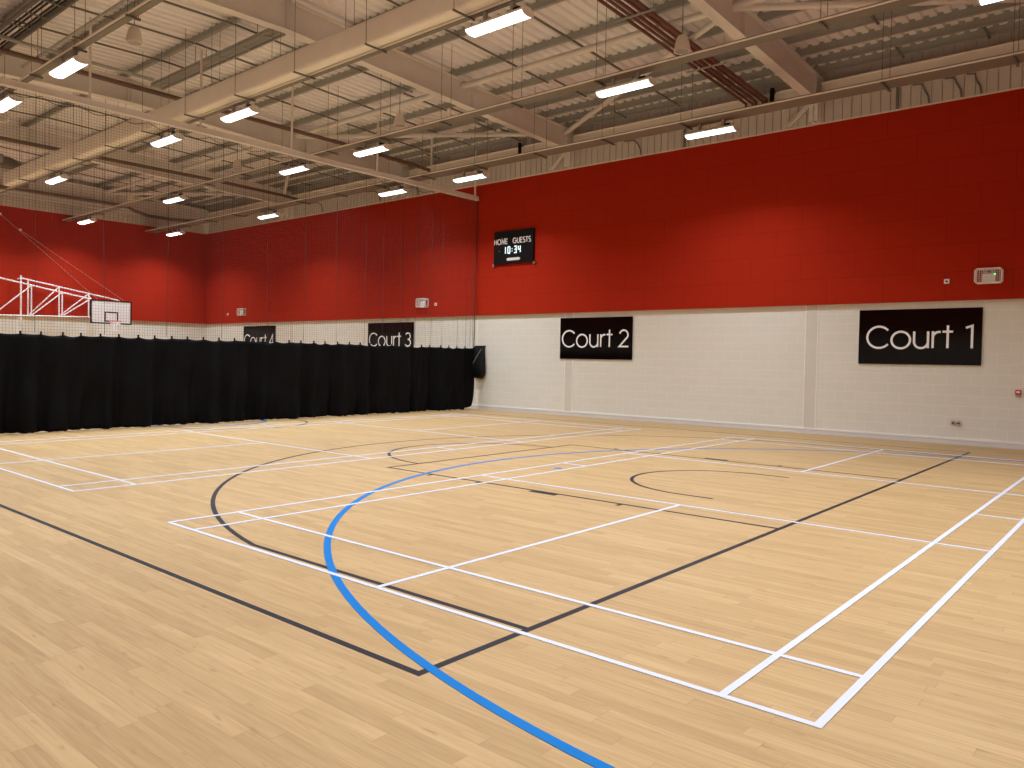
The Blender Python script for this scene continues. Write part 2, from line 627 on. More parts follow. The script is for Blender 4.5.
badminton(8.43, .03, 'white badminton court lines next to the black curtain, below the Court 2 sign')

# ================================================================== LETTERING
def g_line(*p):
    return [list(p)]
def g_arc(cx, cy, rx, ry, a0, a1, n=22):
    return [(cx + rx * math.cos(math.radians(a0 + (a1 - a0) * i / n)), cy + ry * math.sin(math.radians(a0 + (a1 - a0) * i / n))) for i in range(n + 1)]
# every glyph: width, list of strokes ; cap height 1, round geometric letters
GL = {
    'C': (.98, [g_arc(.52, .5, .50, .50, 40, 320, 30)]),
    'o': (.84, [g_arc(.40, .37, .385, .385, 0, 360, 30)]),
    'u': (.68, [[(.05, .76), (.05, .30)] + g_arc(.33, .29, .28, .29, 180, 360, 18) + [(.61, .76)], [(.61, .4), (.61, 0)]]),
    'r': (.36, [[(.06, .0), (.06, .76)], [(.06, .46)] + g_arc(.30, .47, .24, .26, 180, 75, 10)]),
    't': (.42, [[(.22, 0), (.22, 1.02)], [(.02, .74), (.42, .74)]]),
    '1': (.34, [[(.04, .90), (.28, .99), (.28, 0)]]),
    '2': (.66, [g_arc(.32, .71, .28, .28, 165, -25, 16) + [(.03, .03), (.64, .03)]]),
    '3': (.66, [g_arc(.30, .74, .25, .25, 150, -90, 16), g_arc(.30, .26, .29, .26, 90, -155, 18)]),
    '4': (.72, [[(.70, .25), (.03, .25), (.52, .98), (.52, 0)]]),
    ' ': (.40, []),
    'H': (.70, [[(.06, 0), (.06, 1)], [(.64, 0), (.64, 1)], [(.06, .5), (.64, .5)]]),
    'O': (.95, [g_arc(.46, .5, .42, .5, 0, 360, 26)]),
    'M': (.86, [[(.05, 0), (.12, 1), (.43, .2), (.74, 1), (.81, 0)]]),
    'E': (.58, [[(.56, .97), (.07, .97), (.07, .03), (.56, .03)], [(.07, .5), (.5, .5)]]),
    'G': (.95, [g_arc(.48, .5, .44, .5, 45, 360, 28) + [(.55, .5)]]),
    'U': (.72, [[(.06, 1), (.06, .32)] + g_arc(.36, .31, .30, .31, 180, 360, 14) + [(.66, 1)]]),
    'S': (.58, [g_arc(.29, .74, .23, .25, 40, 270, 14) + g_arc(.29, .25, .25, .25, 90, -140, 14)[1:]]),
    'T': (.60, [[(.30, 0), (.30, 1)], [(.0, .97), (.60, .97)]]),
    '0': (.64, [[(.06, .1), (.06, .9), (.14, 1), (.50, 1), (.58, .9), (.58, .1), (.50, 0), (.14, 0), (.06, .1)]]),
    ':': (.26, [[(.13, .24), (.13, .34)], [(.13, .62), (.13, .72)]]),
}
SEG = {'1': (.5, [[(.3, 0), (.3, 1)]]),
       '3': (.66, [[(.06, 1), (.56, 1), (.56, 0), (.06, 0)], [(.12, .5), (.56, .5)]]),
       '4': (.66, [[(.06, 1), (.06, .5), (.56, .5)], [(.56, 1), (.56, 0)]])}

def text_width(txt, h, gap, wx=1., over=None):
    over = over or {}
    return sum((over.get(c) or GL[c])[0] * h * wx + gap for c in txt) - gap

def wall_text(mb, txt, xleft, z, h, stroke, gap, y0, y1, wx=1., over=None):
    """lettering on the side wall, read from inside the hall: runs towards smaller x"""
    over = over or {}
    a = 0
    for c in txt:
        wd, st = over.get(c) or GL[c]
        for si, s in enumerate(st):
            closed = len(s) > 8 and abs(s[0][0] - s[-1][0]) < 1e-4 and abs(s[0][1] - s[-1][1]) < 1e-4
            pts = [((a + px * h * wx), z + pz * h) for px, pz in s]
            if closed:
                pts = pts[:-1]
            mb.ribbon(pts, stroke, y0 - .0007 * si, y1, lambda p, q, d: (xleft - p, d, q), closed)
        a += wd * h * wx + gap

# --- court signs
def court_sign(xl, num):
    sw = 2.38 if num == '1' else 2.44
    o = (xl - sw / 2, W - .035, 1.695)
    lab = {'1': 'black sign reading Court 1, largest, on the cream wall at right',
           '2': 'black sign reading Court 2 below the scoreboard',
           '3': 'black sign reading Court 3, its bottom hidden by the curtain',
           '4': 'black sign reading Court 4, half hidden behind the curtain'}[num]
    t = thing('court_sign', lab, 'sign', o, 'court number signs')
    MB(o).box(xl - sw, xl, W - .035, W - .002, 1.695, 2.915).build('sign_panel', M['gloss_black'], t, .004)
    h, gap = .48, (.028 if num == '1' else .038)
    mb = MB(o)
    wall_text(mb, 'Court', xl - (.17 if num == '1' else .08), 1.695 + .36, h, .046, gap, W - .040, W - .034)
    mb.build('lettering', M['sign_white'], t)
    mb = MB(o)
    wall_text(mb, num, xl - (2.07 if num == '1' else 2.02), 1.695 + .36, h, .046, gap, W - .040, W - .034)
    mb.build('numeral', M['sign_white'], t)
for xl, n in ((4.225, '1'), (12.53, '2'), (21.28, '3'), (29.72, '4')):
    court_sign(xl, n)

# --- scoreboard
yb = W - PD
o = (14.27, yb, 4.63)
sb = thing('scoreboard', 'black electronic scoreboard showing HOME, GUESTS and 10:34', 'scoreboard', o)
MB(o).box(13.49, 15.05, yb - .10, yb - .012, 4.66, 5.70).build('case', M['black_plastic'], sb, .012)
ff = yb - .10
mb = MB(o)
wall_text(mb, 'HOME', 15.03, 5.29, .160, .030, .022, ff - .004, ff + .002, .95)
mb.build('lettering', M['sign_white'], sb)
mb = MB(o)
wall_text(mb, 'GUESTS', 14.28, 5.29, .160, .030, .022, ff - .004, ff + .002, .92)
mb.build('lettering', M['sign_white'], sb)
mb = MB(o)
wall_text(mb, '10:34', 14.62, 4.99, .20, .036, .055, ff - .004, ff + .002, .8, SEG)
mb.build('digit_display', M['digit'], sb, label='lit digits reading 10:34')
mb = MB(o)
mb.prism([(14.52, 4.785), (14.48, 4.755), (14.02, 4.755), (13.98, 4.785), (13.98, 4.815), (14.02, 4.84), (14.48, 4.84), (14.52, 4.815)],
         lambda p: (p[0], ff - .006, p[1]), lambda p: (p[0], ff + .002, p[1]))
mb.build('badge', M['white_plastic'], sb)
mb = MB(o)
mb.ribbon([(14.84, 5.07), (14.82, 5.07)], .03, ff - .003, ff + .002, lambda a, b, h: (a, h, b))
mb.build('indicator', M['grey_plastic'], sb)
for xx in (13.46, 15.08):
    mb = MB(o)
    mb.box(xx - .035, xx + .035, yb - .09, yb - .012, 4.60, 4.68)
    mb.build('corner_bracket', M['steel'], sb, .006)

# --- emergency light units in wire guards
def emergency_light(xc, zc, label, g):
    o = (xc, yb, zc)
    t = thing('emergency_light', label, 'emergency light', o, g)
    w, h, d = .23, .145, .16
    mb = MB(o)
    mb.smooth = True
    for yy in (yb - d, yb - .012):
        mb.tube([(xc - w, yy, zc - h + .03), (xc - w + .03, yy, zc - h), (xc + w - .03, yy, zc - h), (xc + w, yy, zc - h + .03),
                 (xc + w, yy, zc + h - .03), (xc + w - .03, yy, zc + h), (xc - w + .03, yy, zc + h), (xc - w, yy, zc + h - .03)], .014, 8, True)
    for a in (-w, w):
        for b in (-h + .04, h - .04):
            mb.tube([(xc + a, yb - d, zc + b), (xc + a, yb - .004, zc + b)], .011, 6)
    mb.build('guard_frame', M['white_metal'], t)
    mb = MB(o)
    for i in range(1, 12):
        a = -w + 2 * w * i / 12
        mb.tube([(xc + a, yb - .01, zc + h), (xc + a, yb - d, zc + h), (xc + a, yb - d, zc - h), (xc + a, yb - .01, zc - h)], .0028, 4)
    for i in range(1, 7):
        b = -h + 2 * h * i / 7
        mb.tube([(xc - w, yb - .01, zc + b), (xc - w, yb - d, zc + b), (xc + w, yb - d, zc + b), (xc + w, yb - .01, zc + b)], .0028, 4)
    mb.build('guard_wires', M['white_metal'], t)
    MB(o).box(xc - .115, xc + .115, yb - .10, yb - .012, zc - .125, zc + .05).build('body', M['white_plastic'], t, .012)
    for a in (-.08, .06):
        mb = MB(o)
        mb.smooth = True
        rings = [[(xc + a + r * math.cos(2 * PI * k / 14), yb - dd, zc + .088 + r * math.sin(2 * PI * k / 14)) for k in range(14)] for dd, r in ((.03, .028), (.07, .034), (.115, .042))]
        mb.loft(rings)
        mb.build('lamp_head', M['grey_plastic'], t)
    mb = MB(o)
    mb.smooth = True
    mb.loft([[(xc - .105 + r * math.cos(2 * PI * k / 10), yb - dd, zc + .03 + r * math.sin(2 * PI * k / 10)) for k in range(10)] for dd, r in ((.095, .016), (.108, .013), (.112, .004))])
    mb.build('status_light', M['green_led'], t, label='green status light')
emergency_light(1.74, 3.55, 'caged emergency light on the red panels, up and right of Court 1 sign', 'caged emergency lights')
emergency_light(18.28, 3.56, 'caged emergency light on red panels right of and above Court 3 sign', 'caged emergency lights')
emergency_light(29.66, 3.55, 'caged emergency light above Court 4 sign, nearest the far corner', 'caged emergency lights')

# --- small square wall sensors
def sensor(xc, zc, label):
    o = (xc, yb, zc)
    t = thing('wall_sensor', label, 'sensor', o, 'small wall sensors')
    MB(o).box(xc - .05, xc + .05, yb - .03, yb, zc - .05, zc + .05).build('plate', M['white_plastic'], t, .006)
    mb = MB(o)
    mb.smooth = True
    mb.loft([[(xc + r * math.cos(2 * PI * k / 14), yb - dd, zc + r * math.sin(2 * PI * k / 14)) for k in range(14)] for dd, r in ((.028, .022), (.036, .018), (.040, .008))])
    mb.build('dark_lens', M['black_plastic'], t)
sensor(2.50, 3.48, 'small white sensor plate beside the emergency light nearest Court 1 sign')
sensor(17.68, 3.50, 'small white sensor plate beside the emergency light near Court 3 sign')
sensor(30.9, 3.48, 'small white sensor plate beside the emergency light near the far corner')

# --- twin socket, fire call point
for xs_, lab in ((2.315, 'left metal socket of the pair low on the wall under Court 1'), (2.215, 'right metal socket of the pair low on the wall under Court 1')):
    o = (xs_, W, .47)
    t = thing('socket_outlet', lab, 'socket', o, 'paired wall sockets')
    mb = MB(o)
    mb.prism([(-.043, -.04), (.043, -.04), (.043, 0), (.02, .04), (-.02, .04), (-.043, 0)], lambda p: (xs_ + p[0], W - .045, .47 + p[1]), lambda p: (xs_ + p[0], W, .47 + p[1]))
    mb.build('housing', M['steel'], t, .004)
    mb = MB(o)
    mb.box(xs_ - .022, xs_ + .022, W - .049, W - .044, .445, .475)
    mb.build('cover', M['black_plastic'], t)
o = (1.19, W, 1.15)
t = thing('fire_call_point', 'red fire alarm call point on the cream wall at right edge', 'call point', o)
MB(o).box(1.14, 1.24, W - .055, W, 1.11, 1.21).build('housing', M['red_plastic'], t, .008)
MB(o).box(1.16, 1.22, W - .058, W - .054, 1.145, 1.185).build('glass_panel', M['white_plastic'], t, .002)
MB(o).box(1.145, 1.235, W - .05, W, 1.075, 1.108).build('hinged_cover', M['grey_plastic'], t, .004)

# --- black floodlight-like cylinders hanging from the eaves
for xx, lab in ((13.92, 'black tubular fitting under the eaves above Court 2 sign'), (6.22, 'black tubular fitting under the eaves beside the bank of red pipes')):
    o = (xx, W - .4, 7.90)
    t = thing('tubular_fitting', lab, 'fitting', o, 'black tubular fittings')
    mb = MB(o)
    mb.smooth = True
    mb.tube([(xx, W - .4, 7.88), (xx, W - .4, 8.30)], .055, 12)
    mb.build('body', M['black_plastic'], t)
    mb = MB(o)
    mb.box(xx - .02, xx + .02, W - .42, W - .19, 8.22, 8.27)
    mb.build('bracket', M['black_plastic'], t)
    MB(o).box(xx - .03, xx + .12, W - .43, W - .37, 7.87, 7.91).build('foot', M['black_plastic'], t)

# ================================================================== DIVISION CURTAIN
# track
o = (XC, W - .2, 6.85)
tr = thing('curtain_track', 'cream overhead track spanning the hall above the black curtain', 'curtain track', o)
mb = MB(o)
mb.box(XC - .055, XC + .055, YL + .1, W - .12, 6.83, 6.95)
mb.box(XC - .075, XC + .075, YL + .1, W - .12, 6.815, 6.832)
mb.build('rail', M['steel_cream'], tr, .006)
for y in (-1.8, .7, 3.26, 5.8, 8.36, 11.3, 13.5, 15.55):
    mb = MB(o)
    mb.smooth = True
    mb.tube([(XC, y, 6.95), (XC, y, deck_z(y) - .2)], .028, 8)
    mb.build('drop_rod', M['trim_white'], tr)

# black cloth
o = (XC, 5.4, 0)
cu = thing('division_curtain', 'black division curtain with netting above, drawn across the hall', 'curtain', o)
CT = 2.0
y_a, y_b = YL + .25, 15.67
tabs = []
y = y_b - .05
while y > y_a:
    tabs.append(y)
    y -= .405 if y > 8.3 else .40
def sag(y):
    i = (y_b - .05 - y) / .4025
    f = i - math.floor(i)
    k = .012 + .028 * abs(math.sin(math.floor(i) * 2.39)) ** 2
    return -k * 4 * f * (1 - f)
n_y, n_z = 620, 26
rings = []
rnd = random.Random(3)
ph = [rnd.uniform(0, 6.28) for _ in range(8)]
def fold(y, t):
    """offset of the cloth from its line; t = 0 at top, 1 at the hem"""
    a = .055 + .070 * t
    f = math.sin(y * 7.8 + ph[0] + .5 * math.sin(y * 1.3 + ph[1])) * .6
    f += math.sin(y * 12.7 + ph[2] + .9 * math.sin(y * 2.1 + ph[3]) + .8 * t) * .45
    f += math.sin(y * 3.1 + ph[4]) * .55
    f += .25 * math.sin(y * 21 + ph[5] + 3 * t) * t
    f += .28 * math.sin(9 * t + y * 2.2 + ph[6]) * math.sin(y * 4.4 + ph[7])
    return a * f * min(1., .25 + (y_b - y) / .8)
for j in range(n_z + 1):
    t = j / n_z
    ring = []
    for i in range(n_y + 1):
        y = y_a + (y_b - y_a) * i / n_y
        z = .012 + (CT + sag(y) - .012) * (1 - t)
        if t > .93:
            z += .012 * math.sin(y * 31) * math.sin(y * 7.3)
        e = max(0, 1 - (y_b - y) / .5)
        z += .12 * e * e * t ** 6      # the hem lifts at the free end
        ring.append((XC + fold(y, t), y - (.10 * e ** 3) * t ** 7, max(z, .006)))
    rings.append(ring)
mb = MB(o)
mb.smooth = True
mb.loft(rings, False)
cl = mb.build('cloth', M['cloth'], cu)
md = cl.modifiers.new('thickness', 'SOLIDIFY')
md.thickness = .006
# tabs along the top edge and the cords that lift it
for y in tabs:
    xo = XC + fold(y, 0)
    MB(o).box(xo - .010, xo + .010, y - .017, y + .017, CT - .03, CT + .055).build('tab', M['cloth'], cu)
# shuffled cord positions: bunched towards the wall
cords = [15.55, 15.42, 15.2, 14.8, 14.1, 13.6, 12.9, 12.3, 11.6, 10.9, 9.9, 8.8, 7.7, 6.4, 5.0, 3.6, 2.2, .8, -.8, -2.4]
for y in cords:
    MB(o).tube([(XC, y, CT + .03), (XC, y + .04 * math.sin(y * 3), 4.4), (XC, y, 6.82)], .0045, 5).build('cord', M['cord'], cu)
MB(o).tube([(XC, 15.62, 1.95), (XC, 15.66, 4.4), (XC, 15.68, 6.82)], .014, 6).build('cord', M['cord'], cu)
mb = MB(o)
mp = .06
y = y_a
while y < y_b + .08:
    mb.box(XC - .0014, XC + .0014, y - .0014, y + .0014, CT - .02, 6.82)
    y += mp
z = CT + .04
while z < 6.82:
    mb.box(XC - .0014, XC + .0014, y_a, y_b + .08, z - .0014, z + .0014)
    z += mp
nt_ = mb.build('netting', M['cord'], cu, label='fine black netting')
nt_['kind'] = 'stuff'
# gathered net loops under the rail
mb = MB(o)
pts = []
y = y_a
while y < y_b:
    for q in range(6):
        pts.append((XC + .03, y + .75 * q / 6, 6.78 - .10 * math.sin(PI * q / 6)))
    y += .75
mb.tube(pts, .006, 5)
mb.build('gather_rope', M['cord'], cu)

# storage bag hanging on the wall at the curtain's end
xb0, xb1 = 15.50, 15.98
o = (15.75, W, 1.0)
bg = thing('curtain_storage_bag', 'black fabric bag hanging on the wall at the end of the curtain', 'bag', o)
mb = MB(o)
mb.smooth = True
rings = []
for z, wl_, wr, d in ((2.05, .40, .36, .08), (2.03, .42, .38, .10), (1.80, .46, .44, .17), (1.55, .49, .50, .22), (1.36, .50, .54, .25), (1.30, .49, .55, .25), (1.18, .47, .53, .24), (1.08, .42, .44, .20), (1.02, .30, .30, .12), (1.005, .16, .16, .05)):
    xc = 15.70
    a0, a1 = xc + wl_ * .55, xc - wr * .55
    ring = []
    for k in range(20):
        u = 2 * PI * k / 20
        cx, sx = math.cos(u), math.sin(u)
        px = (a0 + a1) / 2 + (a0 - a1) / 2 * math.copysign(abs(cx) ** .7, cx)
        py = W - .012 - d / 2 - d / 2 * math.copysign(abs(sx) ** .6, sx)
        ring.append((px, py, z))
    rings.append(ring)
mb.loft(rings)
mb.build('bag_body', M['bag'], bg)
mb = MB(o)
mb.tube([(15.52, W - .19, 1.97), (15.66, W - .245, 1.72), (15.80, W - .26, 1.50)], .008, 6)
mb.build('seam_piping', M['grey_plastic'], bg, label='pale diagonal piping')
mb = MB(o)
mb.box(15.49, 15.91, W - .06, W, 2.03, 2.08)
mb.build('hanging_bar', M['black_plastic'], bg)

# ================================================================== BASKETBALL GOAL ON THE FAR END WALL
o = (XE, 8.5, 3.0)
bb = thing('basketball_goal', 'white basketball backboard and hoop on a white truss by the end wall', 'basketball hoop', o)
xb = 31.9
y0, y1, z0, z1 = 9.96, 11.66, 2.85, 3.82
MB(o).box(xb, xb + .04, y0, y1, z0, z1).build('backboard', M['board_white'], bb, .004)
def rect_frame(mb, ya, yb_, za, zb, w, xa, xb_):
    mb.box(xa, xb_, ya, yb_, za, za + w)
    mb.box(xa, xb_, ya, yb_, zb - w, zb)
    mb.box(xa, xb_, ya, ya + w, za + w, zb - w)
    mb.box(xa, xb_, yb_ - w, yb_, za + w, zb - w)
mb = MB(o)
rect_frame(mb, y0 - .01, y1 + .01, z0 - .01, z1 + .01, .05, xb - .012, xb + .05)
mb.build('board_edge', M['black_plastic'], bb)
mb = MB(o)
rect_frame(mb, 10.53, 11.09, 2.93, 3.35, .045, xb - .006, xb + .002)
mb.build('target_rectangle', M['black_plastic'], bb)
ry, rz, rx = 10.81, 2.95, xb - .38
mb = MB(o)
mb.smooth = True
mb.tube([(rx + .225 * math.cos(2 * PI * k / 28), ry + .225 * math.sin(2 * PI * k / 28), rz) for k in range(28)], .016, 8, True)
mb.box(xb - .17, xb - .005, ry - .06, ry + .06, rz - .03, rz + .015)
mb.build('rim', M['orange'], bb)
mb = MB(o)
def netp(k, j):
    r = (.222, .18, .145, .125, .13)[j]
    a = 2 * PI * (k + .5 * j) / 12
    return (rx + r * math.cos(a), ry + r * math.sin(a), rz - .012 - .105 * j)
for k in range(12):
    mb.tube([netp(k, 0), netp(k, 1), netp(k, 2), netp(k, 3), netp(k, 4)], .017, 4)
    mb.tube([netp(k, 0), netp(k - 1, 1), netp(k - 2, 2), netp(k - 3, 3), netp(k - 4, 4)], .017, 4)
mb.build('hoop_net', M['net_white'], bb)
# truss: two frames
def tb(pts, r=.026, name='truss_chord'):
    m_ = MB(o)
    m_.smooth = True
    m_.tube(pts, r, 8)
    return m_.build(name, M['white_metal'], bb)
xf, xn = 32.5, 32.1
Ft = lambda y: 4.52 - (y - 7.47) * .163
Nt = lambda y: 4.42 - (y - 6.64) * .172
Fb = lambda y: 3.02 + (y - 6.7) * .028
tb([(xf, 7.47, Ft(7.47)), (xf, 11.34, Ft(11.34))], .030)
tb([(xn, 6.2, Nt(6.2)), (xn, 10.05, Nt(10.05))], .030)
tb([(xf, 6.2, Fb(6.2)), (xf, 10.15, Fb(10.15))], .026)
tb([(xn, 6.2, Fb(6.2) - .02), (xn, 10.1, Fb(10.1) - .02)], .026)
tb([(xf, 7.51, 2.88), (xf, 7.51, 4.62)], .034, 'truss_post')
FV, NV = (7.77, 8.94, 10.12), (6.4, 7.76, 8.91)
for y in FV:
    tb([(xf, y, Fb(y)), (xf, y, Ft(y))], .028, 'truss_upright')
for y in NV[1:]:
    tb([(xn, y, Fb(y)), (xn, y, Nt(y))], .028, 'truss_upright')
for a, b in zip(FV[:-1], FV[1:]):
    tb([(xf, a, Fb(a)), (xf, b, Ft(b))], .024, 'truss_diagonal')
for a, b in zip(NV, NV[1:] + (10.02,)):
    tb([(xn, a, Fb(a)), (xn, b, Nt(b))], .024, 'truss_diagonal')
tb([(xb + .05, 10.1, 3.0), (xf, 10.12, 3.1)], .022, 'cross_brace')
tb([(xb + .05, 10.1, 3.7), (xf, 10.12, 4.0)], .022, 'cross_brace')
tb([(xb + .05, 11.3, 3.78), (xf, 11.32, 3.89)], .022, 'cross_brace')
for y, x_, zz in ((6.2, xn, 3.0), (6.2, xf, 4.40), (7.51, xf, 2.95), (7.51, xf, 4.50)):
    MB(o).box(x_ - .02, XE - PD - .002, y - .025, y + .025, zz - .025, zz + .025).build('wall_bracket', M['white_metal'], bb)
for p, q in (((XE - PD - .005, 7.58, 6.44), (xb + .03, 11.37, 3.84)), ((XE - PD - .005, 6.86, 6.97), (xb + .03, 10.25, 3.84))):
    mb = MB(o)
    mb.tube([p, q], .006, 5)
    mb.build('support_cable', M['steel'], bb)
    mb = MB(o)
    mb.box(XE - PD - .03, XE - PD - .001, p[1] - .04, p[1] + .04, p[2] - .04, p[2] + .04)
    mb.build('cable_anchor', M['white_metal'], bb)

# ================================================================== LIGHTING
def hanger(root, o, x, y, z, w):
    mb = MB(o)
    zt = deck_z(y) - .02
    mb.tube([(x, y - w, z - .05), (x, y - w, deck_z(y - w) - .0)], .006, 5)
    mb.tube([(x, y + w, z - .05), (x, y + w, deck_z(y + w) - .0)], .006, 5)
    mb.box(x - .02, x + .02, y - w - .03, y + w + .03, z - .045, z - .012)
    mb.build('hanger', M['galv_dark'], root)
TRZ = 7.03
ROWS = [(13.05, 'A', .24), (9.33, 'B', .13), (5.58, 'C', .05), (2.05, 'D', .06), (-1.75, 'E', .06)]
for y, k, hw in ROWS:
    if k == 'A':
        y = 12.93
    o = (XE - .5, y, TRZ)
    nm = {'A': 'galvanised cable tray carrying the light row nearest the sign wall',
          'B': 'galvanised cable tray carrying the second light row from the sign wall',
          'C': 'slim trunking beneath the cream duct carrying its light row',
          'D': 'slim trunking carrying the light row in the upper left corner',
          'E': 'slim trunking carrying the light row furthest from the sign wall'}[k]
    t = thing('cable_tray', nm, 'cable tray', o, 'overhead lighting trays')
    mb = MB(o)
    mb.box(XN + .1, XE - .15, y - hw, y + hw, TRZ, TRZ + .006)
    mb.box(XN + .1, XE - .15, y - hw, y - hw + .006, TRZ + .006, TRZ + .06)
    mb.box(XN + .1, XE - .15, y + hw - .006, y + hw, TRZ + .006, TRZ + .06)
    mb.build('tray', M['tray_steel'], t)
    mb = MB(o)
    mb.smooth = True
    mb.tube([(XN + .1, y - hw - .022, TRZ + .02), (XE - .15, y - hw - .022, TRZ + .02)], .018, 8)
    mb.build('conduit', M['trim_white'], t)  # pale tube added to imitate the lit edge of the tray's near lip
    if k in 'AB':
        mb = MB(o)
        mb.smooth = True
        for q in (-.5, .1, .6):
            mb.tube([(XN + .1, y + q * hw, TRZ + .028), (XE - .15, y + q * hw, TRZ + .028)], .02, 6)
        mb.build('cables', M['grey_plastic'], t)
    x = XN + .9
    while x < XE - .3:
        if all(abs(x - f) > .2 for f in FR):
            if k == 'C':
                mb = MB(o)
                mb.tube([(x, y - .42, TRZ - .03), (x, y - .42, deck_z(y - .42))], .006, 5)
                mb.box(x - .015, x + .015, y - .44, y + .06, TRZ - .035, TRZ - .008)
                mb.build('hanger', M['galv_dark'], t)
            else:
                hanger(t, o, x, y, TRZ, hw + .03)
        x += 2.05

# one luminaire, then copies
LAMP_W, LAMP_SPREAD = 147., 136.
LX = [.70, 6.65, 13.82, 17.03, 23.77, 30.78]
def luminaire(loc, label):
    x, y, z = loc
    t = thing('light_fitting', label, 'light fitting', loc, 'white linear light fittings')
    o = (0, 0, 0)
    L, w = .565, .145
    prof = [(-w, .0), (-w, .035), (-.05, .085), (.05, .085), (w, .035), (w, .0)]
    mb = MB(o)
    mb.prism(prof, lambda p: (-L, p[0], p[1]), lambda p: (L, p[0], p[1]))
    mb.build('housing', M['white_metal'], t, .004)
    arc = [(w * .97 * math.cos(PI + PI * k / 8), .056 * math.sin(PI + PI * k / 8) - .001) for k in range(9)]
    mb = MB(o)
    mb.prism(arc, lambda p: (-L + .012, p[0], p[1]), lambda p: (L - .012, p[0], p[1]))
    mb.build('diffuser', M['lens'], t)
    ld = bpy.data.lights.new('lamp', 'AREA')
    ld.shape = 'RECTANGLE'
    ld.size, ld.size_y = 1.06, .22
    ld.energy = LAMP_W
    ld.color = (.89, .97, 1.09)
    ld.spread = math.radians(LAMP_SPREAD)
    lo = bpy.data.objects.new('lamp', ld)
    COL.objects.link(lo)
    lo.parent = t
    lo.location = (0, 0, -.066)
    for s in (-1, 1):
        mb = MB(o)
        arc2 = [(w * math.cos(PI + PI * k / 8), .060 * math.sin(PI + PI * k / 8)) for k in range(9)]
        mb.prism(arc2, lambda p: (s * (L - .011), p[0], p[1]), lambda p: (s * (L + .008), p[0], p[1]))
        mb.build('end_cap', M['white_plastic'], t)
    for a in (-.27, .27):
        MB(o).box(a - .03, a + .03, -.03, .03, .08, TRZ - z + .0).build('bracket', M['galv'], t)
    mb = MB(o)
    mb.box(-.42, -.30, -.04, .04, .08, .13)
    mb.build('sensor_head', M['black_plastic'], t)
    return t
row_txt = {'A': 'in row nearest sign wall', 'B': 'in second row from sign wall', 'C': 'in row under cream duct',
           'D': 'in row at upper left corner', 'E': 'in row furthest from sign wall'}
vis = {'A': [None, 'nearest to the camera', 'second nearest', 'third nearest', 'fourth nearest', 'last'],
       'B': ['cut by the top edge', 'nearest whole one', 'second whole one', 'third whole one', 'fourth whole one', 'last'],
       'C': [None, 'nearest and largest', 'second nearest', 'third nearest', 'fourth nearest', 'last'],
       'D': [None, None, 'the nearer one', 'the farther one', None, None], 'E': [None] * 6}
first = None
word = ['first', 'second', 'third', 'fourth', 'fifth', 'sixth']
for y, k, hw in ROWS:
    for i, x in enumerate(LX):
        if k == 'A' and i == 0:      # none here in the photo
            continue
        lab = 'lit light fitting ' + row_txt[k] + ', ' + (vis[k][i] or word[i] + ' from near end wall')
        loc = (x if i else .45, y, 6.80)
        if first is None:
            first = luminaire(loc, lab)
        else:
            dup(first, loc, lab)

# ================================================================== DUCT, PIPES, SPEAKERS, CABLES
yd, zd = 5.50, 7.30
o = (27.6, yd, zd)
du = thing('air_duct', 'long cream textile air duct hanging along the ridge of the roof', 'air duct', o)
def duct_ring(x, s=1.):
    r = []
    for k in range(28):
        u = 2 * PI * k / 28
        c, q = math.cos(u), math.sin(u)
        r.append((x, yd + .22 * s * math.copysign(abs(c) ** .34, c), zd + .225 * s * math.copysign(abs(q) ** .34, q)))
    return r
rings = []
x = XN
while x < 27.35:
    rings.append(duct_ring(x, 1 + .006 * math.sin(x * 5.1) * math.sin(x * 1.7)))
    x += .3
rings += [duct_ring(27.40), duct_ring(27.54, .96), duct_ring(27.61, .85), duct_ring(27.65, .6)]
mb = MB(o)
mb.smooth = True
mb.loft(rings)
mb.build('duct_body', M['duct'], du)
x = XN + .5
while x < 27.4:
    mb = MB(o)
    zz = zd + .222
    for s in (-.1, .1):
        mb.tube([(x, yd + s, zz - .004), (x, yd + s, deck_z(yd + s) - .01)], .005, 5)
    mb.build('suspension_wire', M['galv_dark'], du)
    x += 2.3
mb = MB(o)
for s in (-.1, .1):
    mb.tube([(XN, yd + s, zd + .225), (27.3, yd + s, zd + .225)], .010, 5)
mb.build('support_rail', M['galv_dark'], du)

# ventilation pipe with an elbow dropping beside the end of the duct
o = (27.5, 2.0, 7.97)
vp = thing('ventilation_pipe', 'silver ventilation pipe with dark elbow near the far end of the duct', 'ventilation pipe', o)
mb = MB(o)
mb.smooth = True
mb.tube([(27.5, YL + .3, 7.97), (27.5, 5.25, 7.97)], .14, 14)
mb.build('straight_pipe', M['galv'], vp)
mb = MB(o)
mb.smooth = True
mb.tube([(27.85, 5.25, 7.97), (27.85, 5.55, 7.96), (27.85, 5.80, 7.89), (27.85, 5.97, 7.72), (27.85, 6.02, 7.50), (27.85, 6.02, 7.15)], .16, 14)
mb.box(27.5, 27.85, 5.15, 5.30, 7.85, 8.09)
mb.build('elbow', M['galv_dark'], vp)

